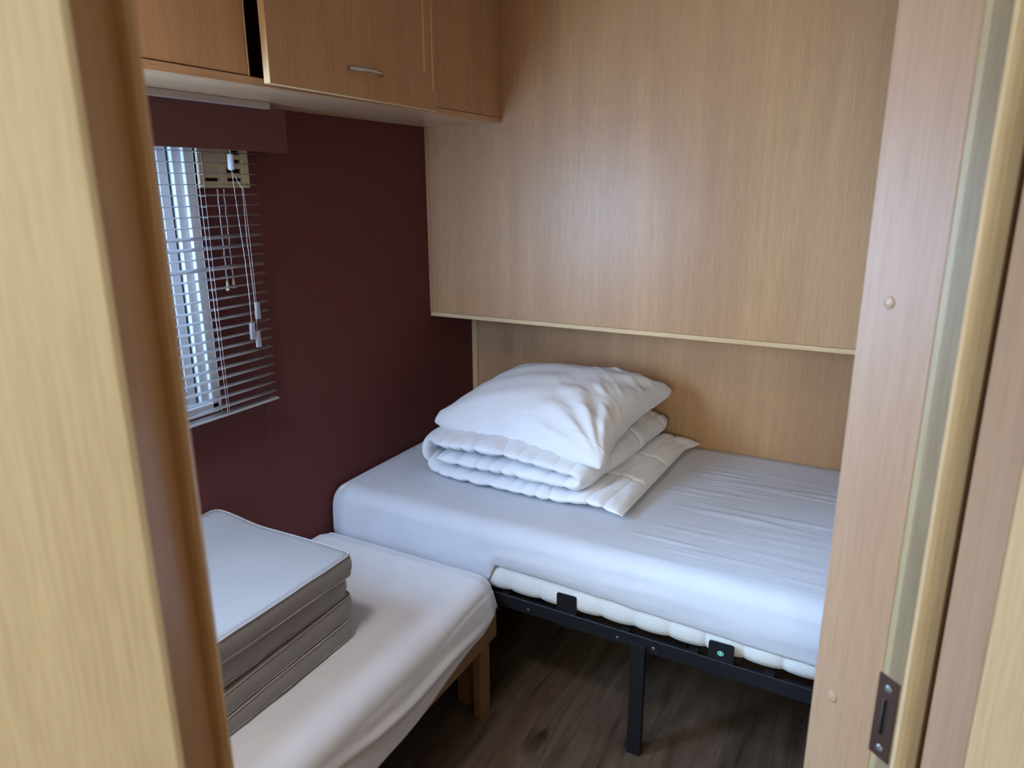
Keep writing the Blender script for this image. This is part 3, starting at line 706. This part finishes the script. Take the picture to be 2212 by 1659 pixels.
TOP = 0.570
def wrinkle(x, y):
    # fine stretched creases running along the bed at its open half
    m = smooth01((x+0.62)/0.22)*smooth01((0.25-x)/0.25)*smooth01((y-1.66)/0.06)*smooth01((2.50-y)/0.25)
    a = nz(x*2.6+y*1.2, y*26.0, 1.7)+0.6*nz(x*4.0-y*1.0, y*48.0, 7.1)
    a = max(0.0, a-0.10)
    band = 0.35+0.65*smooth01(nz(x*2.2, y*4.2, 3.3)*2.2+0.45)
    return m*a*0.0060*band+0.0018*nz(x*3, y*3, 9)
def bed_sheet():
    nx = 520; v = []; prof_n = None
    for i in range(nx+1):
        x = lerp(MX0-0.003, MX1+0.006, i/nx)
        yf = front_y(x)
        hem = lerp(0.449, 0.416, smooth01((x+0.95)/1.0))-0.055*smooth01((-0.916-x)/0.03)+0.0035*nz(x*5, 2.0)+0.002*nz(x*17, 5.0)
        # sheet slightly pulled in at the wall end
        endd = smooth01((x-MX0)/0.06)
        pts = []
        # hem turned under (inner lip)
        pts.append((yf+0.006, hem+0.003))
        pts.append((yf+0.0005, hem)); pts.append((yf-0.0028, hem+0.003))
        nf = 12
        R_ = 0.050
        for k in range(nf+1):
            t = k/nf; z = lerp(hem+0.008, TOP-R_, t)
            dy = -0.004-0.005*math.sin(math.pi*t)+0.003*nz(x*2.2, t*2.0, 4.0)+0.0015*nz(x*7, t*3, 14.0)
            pts.append((yf+dy, z))
        for k in range(1, 10):
            a = math.pi/2*k/9
            pts.append((yf-0.004+R_*1.15*(1-math.cos(a)), TOP-R_+R_*math.sin(a)))
        y0 = pts[-1][0]; nyy = 190
        yb = YW-0.004
        for k in range(1, nyy+1):
            t = k/nyy; y = lerp(y0, yb, t)
            dome = 0.0
            edge = 0.018*(1-smooth01((yb-y)/0.05)) if x < 0 else 0.004*(1-smooth01((yb-y)/0.03))
            pts.append((y, TOP-edge*0.5+wrinkle(x, y)+dome))
        pts.append((yb, TOP-0.03)); pts.append((yb, TOP-0.08))
        drop = 0.016*(1-smooth01((x-MX0)/0.06))
        inn = 0.0
        prof_n = len(pts)
        for (y, z) in pts:
            zz = z-drop*smooth01((z-0.44)/0.10)
            v.append((x, y+0.012*(1-endd)*(1 if y < yf+0.1 else 0), zz))
    f = [(i*prof_n+k, i*prof_n+k+1, (i+1)*prof_n+k+1, (i+1)*prof_n+k) for i in range(nx) for k in range(prof_n-1)]
    # side skirts at both ends
    o = obj('fitted_sheet', v, f, 'terry', smooth=True, base=Vector((-0.5, 2.05, 0.45)))
    # end skirts
    me = o.data; bm = bmesh.new(); bm.from_mesh(me); bm.verts.ensure_lookup_table()
    allv = list(bm.verts)
    for i, sgn in ((0, -1), (nx, 1)):
        ring = [allv[i*prof_n+k] for k in range(prof_n)]
        low = [bm.verts.new((r_.co.x+0.002*sgn, r_.co.y, -0.0+min(r_.co.z, 0.42-0.45))) for r_ in ring]
        for k in range(prof_n-1):
            try: bm.faces.new((ring[k], ring[k+1], low[k+1], low[k]))
            except ValueError: pass
    bmesh.ops.recalc_face_normals(bm, faces=bm.faces); bm.to_mesh(me); bm.free()
    for p in me.polygons: p.use_smooth = True
    tag(o, 'white towelling fitted sheet stretched over the large mattress by the back wall', 'bed sheet')
bed_sheet()

# ================================================================== SMALL WOODEN BED
wb = empty('wooden_bed', (-1.2, 0.8, 0)); tag(wb, 'low wooden bed frame under the small white bed by the maroon wall', 'bed frame')
MB().box(-0.927, -0.905, 0.04, 1.588, 0.238, 0.332, 0.0015).build('side_rail', 'solid_y', wb)
MB().box(-1.545, -1.523, 0.04, 1.588, 0.238, 0.332, 0.0015).build('side_rail', 'solid_y', wb)
for y in (1.510, 0.08):
    MB().box(-0.940, -0.912, y, y+0.048, 0.0, 0.250, 0.0015).build('leg', 'solid', wb)
    MB().box(-1.540, -1.512, y, y+0.048, 0.0, 0.250, 0.0015).build('leg', 'solid', wb)
MB().box(-1.018, -0.975, 1.545, 1.575, 0.0, 0.30, 0.0015).build('leg', 'solid', wb)
MB().box(-1.522, -0.928, 1.56, 1.582, 0.25, 0.32, 0.001).build('end_rail', 'solid', wb)
for i in range(12):
    y = 0.06+i*0.129
    MB().box(-1.545, -0.910, y, y+0.07, 0.3325, 0.342, 0.001).build('cross_slat', 'solid', wb)
disc((-0.9048, 1.535, 0.262), (1, 0), 0.0035, 0.0008).build('screw', 'zinc', wb)

def small_sheet():
    ny = 360; v = []; pn = None; zt = 0.432
    ya, yb = 0.02, 1.598
    for j in range(ny+1):
        t = j/ny; y = lerp(ya, yb, t)
        e = smooth01((yb-y)/0.055)                      # rounding towards the far end
        zt_ = zt-0.014*(1-e)
        hem = lerp(0.246, 0.300, smooth01((y-1.10)/0.40))+0.030*smooth01((y-1.48)/0.10)+0.003*nz(y*6, 1.0)
        pts = [(XW+0.006, 0.36), (XW+0.004, zt_-0.03), (XW+0.008, zt_-0.010), (XW+0.02, zt_-0.002)]
        nxx = 70; xr = lerp(-0.995, -0.962, smooth01((y-1.25)/0.25))
        for k in range(1, nxx+1):
            x = lerp(XW+0.02, xr, k/nxx)
            tens = (0.0035*nz(x*10+y*5.5, y*0.9-x*2.0, 3.0)+0.0030*max(0, nz(x*19+y*10.0, y*1.1-x*2.5, 8.0))+0.0016*max(0, nz(x*40+y*20.0, y*2-x*4, 5.0)))*smooth01((1.42-y)/0.4)
            ridge = 0.004*math.exp(-((y-(1.575-0.03*math.sin(x*9)))/0.012)**2)*max(0, nz(x*7, 2.2)+0.2)
            pts.append((x, zt_+0.0015*nz(x*4, y*4)+tens+ridge-0.004*(k/nxx)**4))
        nr = 10
        R1 = lerp(0.070, 0.042, smooth01((y-1.25)/0.25))
        base_z = pts[-1][1]
        bul = 0.006*math.sin(2*math.pi*y*0.8)
        for k in range(1, nr+1):
            a = math.pi/2*k/nr
            pts.append((xr+R1*1.2*math.sin(a), base_z-R1*0.9*(1-math.cos(a))))
        xs, zs = pts[-1]
        nf = 22
        for k in range(1, nf+1):
            s = k/nf
            z = lerp(zs, hem, s)
            x = lerp(xs, -0.893, s**0.8)
            # long diagonal folds pulled towards the far corner
            ph = (z-hem)*60-(1.45-y)*7.0
            fold = 0.0095*max(0, math.sin(ph+1.2*nz(y*3, z*6)))**3*smooth01((1.56-y)/0.12)*smooth01((y-0.75)/0.35)*math.sin(math.pi*min(1, s*0.95+0.05))
            pts.append((x+fold+0.003*nz(y*5, z*9, 5), z))
        pts.append((-0.899, hem-0.001)); pts.append((-0.903, hem+0.006))
        pn = len(pts)
        for q, (x, z) in enumerate(pts):
            cor = 1-smooth01((yb-y)/0.05)
            xx = x-(0.014*cor*smooth01((x+1.02)/0.1))
            v.append((xx, y, z))
    f = [(j*pn+k, j*pn+k+1, (j+1)*pn+k+1, (j+1)*pn+k) for j in range(ny) for k in range(pn-1)]
    o = obj('fitted_sheet', v, f, 'sheet', smooth=True, base=Vector((-1.2, 0.8, 0.34)))
    me = o.data; bm = bmesh.new(); bm.from_mesh(me); bm.verts.ensure_lookup_table()
    allv = list(bm.verts)
    for j, s in ((0, -1), (ny, 1)):
        ring = [allv[j*pn+k] for k in range(pn)]
        mid = [bm.verts.new((r_.co.x, r_.co.y+0.004*s, r_.co.z-0.012)) for r_ in ring]
        low = [bm.verts.new((r_.co.x, r_.co.y+0.003*s, min(r_.co.z, -0.01+0.0))) for r_ in ring]
        for k in range(pn-1):
            bm.faces.new((ring[k], ring[k+1], mid[k+1], mid[k])); 
            try: bm.faces.new((mid[k], mid[k+1], low[k+1], low[k]))
            except ValueError: pass
    bmesh.ops.recalc_face_normals(bm, faces=bm.faces); bm.to_mesh(me); bm.free()
    for p in me.polygons: p.use_smooth = True
    tag(o, 'smooth white fitted sheet over the small bed, draping past its wooden rail', 'bed sheet')
small_sheet()

# ================================================================== GREY CUSHIONS
def cushion(idx, xr, yf, yn, zf, zn, label, warp=0.0):
    """zf = (bottom, top) at the far end, zn the same at the near end"""
    x0, x1 = XW+0.012, xr
    root = None
    nx, ny, nh = 26, 30, 5
    def shape(s, t, h):
        # s,t in [-1,1], h in [-1,1]
        rc = 0.022
        # squircle-ish corner rounding in plan
        sx = s; ty = t
        hx = (x1-x0)/2; hy = (yf-yn)/2
        cxm, cym = (x0+x1)/2, (yf+yn)/2
        X, Y = sx*hx, ty*hy
        ax, ay = abs(X)-(hx-rc), abs(Y)-(hy-rc)
        if ax > 0 and ay > 0:
            m_ = max(ax, ay)/rc; d = math.hypot(ax, ay)/rc
            if d > 0:
                k = m_/d; X = math.copysign(hx-rc+ax*k, X); Y = math.copysign(hy-rc+ay*k, Y)
        tt = (t+1)/2
        zb, ztp = lerp(zn[0], zf[0], tt), lerp(zn[1], zf[1], tt)
        edge = max(abs(s), abs(t))
        crown = 0.004*(1-edge**4)
        z = lerp(zb, ztp, (h+1)/2)+(crown if h > 0 else -crown*0.5)*abs(h)
        z += warp*(smooth01((-(cxm+X)-1.36)/0.16))*smooth01((tt-0.55)/0.45)
        z += 0.0022*nz((cxm+X)*5, (cym+Y)*5, idx*3.1)*(1 if h > 0 else 0.3)
        bulge = 0.004*(1-h*h)
        nxn = Vector((X/hx if abs(s) >= abs(t) else 0, Y/hy if abs(t) >= abs(s) else 0))
        if edge > 0.999:
            X += math.copysign(bulge, X) if abs(s) > 0.999 else 0
            Y += math.copysign(bulge, Y) if abs(t) > 0.999 else 0
            if abs(s) > 0.999: X += 0.0018*nz(Y*14, z*30, idx)
        return (cxm+X, cym+Y, z)
    m = MB()
    def grid(h):
        return [[shape(lerp(-1, 1, i/nx), lerp(-1, 1, j/ny), h) for i in range(nx+1)] for j in range(ny+1)]
    top = grid(1); bot = grid(-1)
    vs = [p for r_ in top for p in r_]+[p for r_ in bot for p in r_]
    K = (nx+1)*(ny+1); f = []
    for j in range(ny):
        for i in range(nx):
            a = j*(nx+1)+i; f.append((a, a+1, a+nx+2, a+nx+1)); f.append((K+a, K+a+nx+1, K+a+nx+2, K+a+1))
    per = [(i, 0) for i in range(nx)]+[(nx, j) for j in range(ny)]+[(i, ny) for i in range(nx, 0, -1)]+[(0, j) for j in range(ny, 0, -1)]
    rings = []
    for q in range(nh+1):
        h = lerp(-1, 1, q/nh)
        if q == 0: rings.append([K+j*(nx+1)+i for i, j in per])
        elif q == nh: rings.append([j*(nx+1)+i for i, j in per])
        else:
            b = len(vs); vs += [shape(lerp(-1, 1, i/nx), lerp(-1, 1, j/ny), h) for i, j in per]; rings.append(list(range(b, b+len(per))))
    n = len(per)
    for q in range(nh):
        for k in range(n): f.append((rings[q][k], rings[q][(k+1) % n], rings[q+1][(k+1) % n], rings[q+1][k]))
    root = obj('seat_cushion', vs, f, 'cush', smooth=True, base=Vector(((x0+x1)/2, (yf+yn)/2, zf[0])))
    tag(root, label, 'cushion', 'grey piped cushions stacked on the small bed')
    for h in (1, -1):
        pts = [shape(lerp(-1, 1, i/nx), lerp(-1, 1, j/ny), h) for i, j in per]
        pts = [(x+(0.0008 if x > (x0+x1)/2 else -0.0008), y, z-0.0006*h) for x, y, z in pts]; pts.append(pts[0])
        MB().tube(pts, 0.0021, 7, caps=False).build('piping', 'pipe', root, smooth=True)
S = 'grey'
cushion(0, -1.077, 1.182, 0.66, (0.4375, 0.488), (0.4375, 0.472), 'grey piped seat cushion lowest in the stack, lying on the white sheet')
cushion(1, -1.079, 1.186, 0.665, (0.4935, 0.546), (0.4785, 0.525), 'grey piped seat cushion second from the bottom of the stack')
cushion(2, -1.083, 1.176, 0.655, (0.5505, 0.600), (0.5420, 0.590), 'grey piped seat cushion directly under the topmost one')
cushion(3, -1.071, 1.186, 0.66, (0.6045, 0.657), (0.6075, 0.656), 'grey piped seat cushion on top of the stack, its whole upper face showing', warp=0.014)

# ================================================================== DUVET
def duvet():
    # centre line in the xz plane, from the open hem (right) leftwards, over and back inside
    zb = TOP+0.003
    t = 0.0255                                    # half thickness
    P = []
    def add(x, z, h): P.append((x, z, h))
    # bottom (double, hem end)
    n0 = 16
    for i in range(n0+1):
        s = i/n0; x = lerp(-0.612, -0.80, s)
        add(x, zb+lerp(0.020, 0.022, s)+0.012*math.sin(math.pi*s), lerp(0.019, 0.022, min(1, s*3)))
    for i in range(1, 26):
        s = i/25; x = lerp(-0.80, -1.285, s); add(x, zb+lerp(0.022, 0.022, s), 0.022)
    # outer left bend
    cxl, zlo, zhi = -1.285, zb+0.022, zb+0.122
    r = (zhi-zlo)/2
    for i in range(1, 16):
        a = -math.pi/2-math.pi*i/16; add(cxl+r*1.05*math.cos(a), (zlo+zhi)/2+r*math.sin(a), lerp(0.022, t, i/16))
    for i in range(0, 27):
        s = i/26; x = lerp(-1.285, -0.775, s); add(x, zhi+0.012*math.sin(math.pi*s)-0.010*s*s, t)
    # right curl down
    z1 = P[-1][1]; z2 = zb+0.072; r2 = (z1-z2)/2
    for i in range(1, 12):
        a = math.pi/2-math.pi*i/12; add(-0.775+r2*1.15*math.cos(a), (z1+z2)/2+r2*math.sin(a), 0.0225)
    for i in range(0, 26):
        s = i/25; add(lerp(-0.775, -1.262, s), z2+0.0015*math.sin(math.pi*s), 0.0235)
    nP = len(P)
    # arc length
    S_ = [0.0]
    for i in range(1, nP): S_.append(S_[-1]+math.hypot(P[i][0]-P[i-1][0], P[i][1]-P[i-1][1]))
    tot = S_[-1]
    ns, nv = 620, 150
    # resample
    def at(s):
        lo, hi = 0, nP-1
        while hi-lo > 1:
            mid = (lo+hi)//2
            if S_[mid] <= s: lo = mid
            else: hi = mid
        u = (s-S_[lo])/max(1e-9, S_[hi]-S_[lo]); return [lerp(P[lo][k], P[hi][k], u) for k in range(3)]
    smp = [at(tot*i/ns) for i in range(ns+1)]
    nor = []
    for i in range(ns+1):
        a, b = smp[max(0, i-3)], smp[min(ns, i+3)]; dx, dz = b[0]-a[0], b[1]-a[1]; L = math.hypot(dx, dz); nor.append((dz/L, -dx/L))
    Y0, Y1 = 1.812, 2.500
    def surf(i, j, side):
        s = tot*i/ns; x, z, h = smp[i]; nx_, nz_ = nor[i]
        v = j/nv; w = 2*v-1
        # round off the front and back rims
        rim = math.sqrt(max(0.0, 1-abs(w)**9))
        rim_s = min(1.0, math.sqrt(max(0, 1-(max(0, 1-s/0.022))**2))) * min(1.0, math.sqrt(max(0, 1-(max(0, 1-(tot-s)/0.03))**2)))
        # pleats gathered at the rims: sharp creases across the thickness
        yy = lerp(Y0, Y1, v)
        e = math.exp(-((1-abs(w))/0.16))
        ph = s*33.0+2.2*nz(s*6, yy*3, 2.0)+0.25*(yy*9)
        c = 1-abs(math.sin(math.pi*ph*0.5))**0.38
        crease = c*(0.30+0.75*e)*(0.85+0.5*nz(s*9, 1.3))
        crease = min(0.8, max(0, crease))
        # quilting lines
        q = min(abs(((yy-1.80)/0.21) % 1.0-0.5)*2, 1); ql = math.exp(-((1-q)/0.07)**2)*0.30
        puff = 0.20*nz(s*9, yy*8, 5.0)+0.13*nz(s*26, yy*14, 8.0)+0.10*nz(s*55, yy*12, 3.0)*(0.4+e)
        hh = h*rim*rim_s*(1-crease-ql*0.7+puff)
        hh = max(hh, 0.0006)
        off = side*hh
        # gentle wandering of the whole layer
        ww = 0.004*nz(s*3.2, yy*2.2, 11.0)*smooth01((z-zb-0.03)/0.02)
        yo = yy-0.010*math.exp(-((s-0.0)/0.10)**2)*(1 if w < 0 else -1)*abs(w)**6
        # front rim not perfectly straight; the left bend recedes
        rec = 0.055*smooth01((-x-1.17)/0.20)**1.5
        yo += (rec)*(1-v)+0.006*nz(s*6, 3.0)*abs(w)**4
        sg = 1 if w < 0 else -1
        yo += sg*(0.022*c*math.exp(-((1-abs(w))/0.07))*(0.5+nz(s*8, 4.4))+0.006*nz(s*13, 9.1)*e)
        skew = (0.018*v if s < 0.25 else 0.060*v)*smooth01((x+1.25)/0.4)
        tip = 0.030*smooth01((0.06-s)/0.06)*smooth01((v-0.86)/0.14)
        return (x+nx_*off+skew+tip, yo, max(zb-0.001, z+nz_*off+ww))
    V = []; F = []
    for side in (1, -1):
        for i in range(ns+1):
            for j in range(nv+1): V.append(surf(i, j, side))
    K = (ns+1)*(nv+1); W_ = nv+1
    for i in range(ns):
        for j in range(nv):
            a = i*W_+j; F.append((a, a+1, a+W_+1, a+W_)); F.append((K+a, K+a+W_, K+a+W_+1, K+a+1))
    for i in range(ns):
        for j in (0, nv):
            a = i*W_+j; F.append((a, a+W_, K+a+W_, K+a))
    for j in range(nv):
        for i in (0, ns):
            a = i*W_+j; F.append((a, a+1, K+a+1, K+a))
    o = obj('folded_duvet', V, F, 'duvet', smooth=True, base=Vector((-1.0, 2.15, zb)))
    tag(o, 'white quilted duvet folded and rolled into layers, lying on the large bed', 'duvet')
    # piped hem cord along the open end
    pts = []
    for j in range(nv+1):
        a = surf(0, j, 1); b = surf(0, j, -1); pts.append(((a[0]+b[0])/2+0.0015, a[1], max(zb+0.002, (a[2]+b[2])/2)))
    MB().tube(pts, 0.0022, 7).build('hem_piping', 'duvet', o, smooth=True)
duvet()

# ================================================================== PILLOW
def pillow():
    # corners (world): front-left, front-right, back-right, back-left
    FLc = Vector((-1.350, 1.900, 0.728)); FRc = Vector((-0.672, 1.815, 0.716)); BRc = Vector((-0.630, 2.435, 0.800)); BLc = Vector((-1.310, 2.430, 0.770))
    n = 120; V = []; F = []
    def mid(u, v):
        return (FLc*(1-u)*(1-v)+FRc*u*(1-v)+BRc*u*v+BLc*(1-u)*v)
    def surf(u, v, side):
        a, b = 2*u-1, 2*v-1
        p = mid(u, v)
        # pulled-in edges between the corners
        ea, eb = 1-a*a, 1-b*b
        pin = 0.050
        rc = 0.022*max(0.0, (abs(a)*abs(b)-0.78)/0.22)**1.5
        p = p+Vector((-math.copysign(rc, a), -math.copysign(rc, b), 0.006))
        p = p+Vector((-a*pin*(eb**1.0)*abs(a)**2, -b*pin*0.9*ea*abs(b)**2, 0))
        fl = max(0.0, (1-abs(a)**3.0))*max(0.0, (1-abs(b)**3.0))
        T = 0.122*(fl**0.50)
        z_mid = p.z+0.030*(1-abs(a)**2)*(1-abs(b)**2)*1.0
        # creases
        r1 = nz(a*2.2+b*1.1, b*3.4-a*2.2, 2.0); r2 = nz(a*5+b*6.5, b*2.2-a*3.0, 6.0)
        cr = 0.009*r1*fl**0.5+0.011*max(0, r2)*smooth01((a+0.1)/0.8)*fl**0.3
        # radiating gathers near the right corners
        d1 = math.hypot(a-1, b+1); ang = math.atan2(b+1, 1-a)
        cr += 0.0085*math.sin(ang*15+1.0)*math.exp(-((d1-0.55)/0.38)**2)*fl**0.35
        d2 = math.hypot(a-1, b-1); ang2 = math.atan2(1-b, 1-a)
        cr += 0.0070*math.sin(ang2*14)*math.exp(-((d2-0.5)/0.35)**2)*fl**0.35
        # sagging of the front-right tip
        droop = -0.010*smooth01((a-0.55)/0.45)*smooth01((-b-0.55)/0.45)
        rimw = 0.006*nz(a*4.1, b*4.1, 12)*(1-fl)
        if side > 0: z = z_mid+T*0.80+cr
        else: z = z_mid-T*0.42-0.2*cr
        z += droop+rimw
        if side > 0: z += 0.0035
        else: z -= 0.0035
        return (p.x, p.y, z)
    for side in (1, -1):
        for j in range(n+1):
            for i in range(n+1): V.append(surf(i/n, j/n, side))
    K = (n+1)**2; W_ = n+1
    for j in range(n):
        for i in range(n):
            a = j*W_+i; F.append((a, a+1, a+W_+1, a+W_)); F.append((K+a, K+a+W_, K+a+W_+1, K+a+1))
    for i in range(n):
        for j in (0, n):
            a = j*W_+i; F.append((a, a+1, K+a+1, K+a)); a = i*W_+j; F.append((a, a+W_, K+a+W_, K+a))
    o = obj('pillow', V, F, 'pillow', smooth=True, base=Vector((-1.0, 2.15, 0.75)))
    tag(o, 'plump white pillow lying on top of the folded duvet', 'pillow')
    # stitched hem line of the pillowcase opening along the front edge
    pts = [tuple(Vector(surf(i/80, 0.075, 1))+Vector((0, 0, 0.0008))) for i in range(1, 80)]
    MB().tube(pts, 0.0011, 5).build('hem_stitching', 'pillow', o, smooth=True)
pillow()
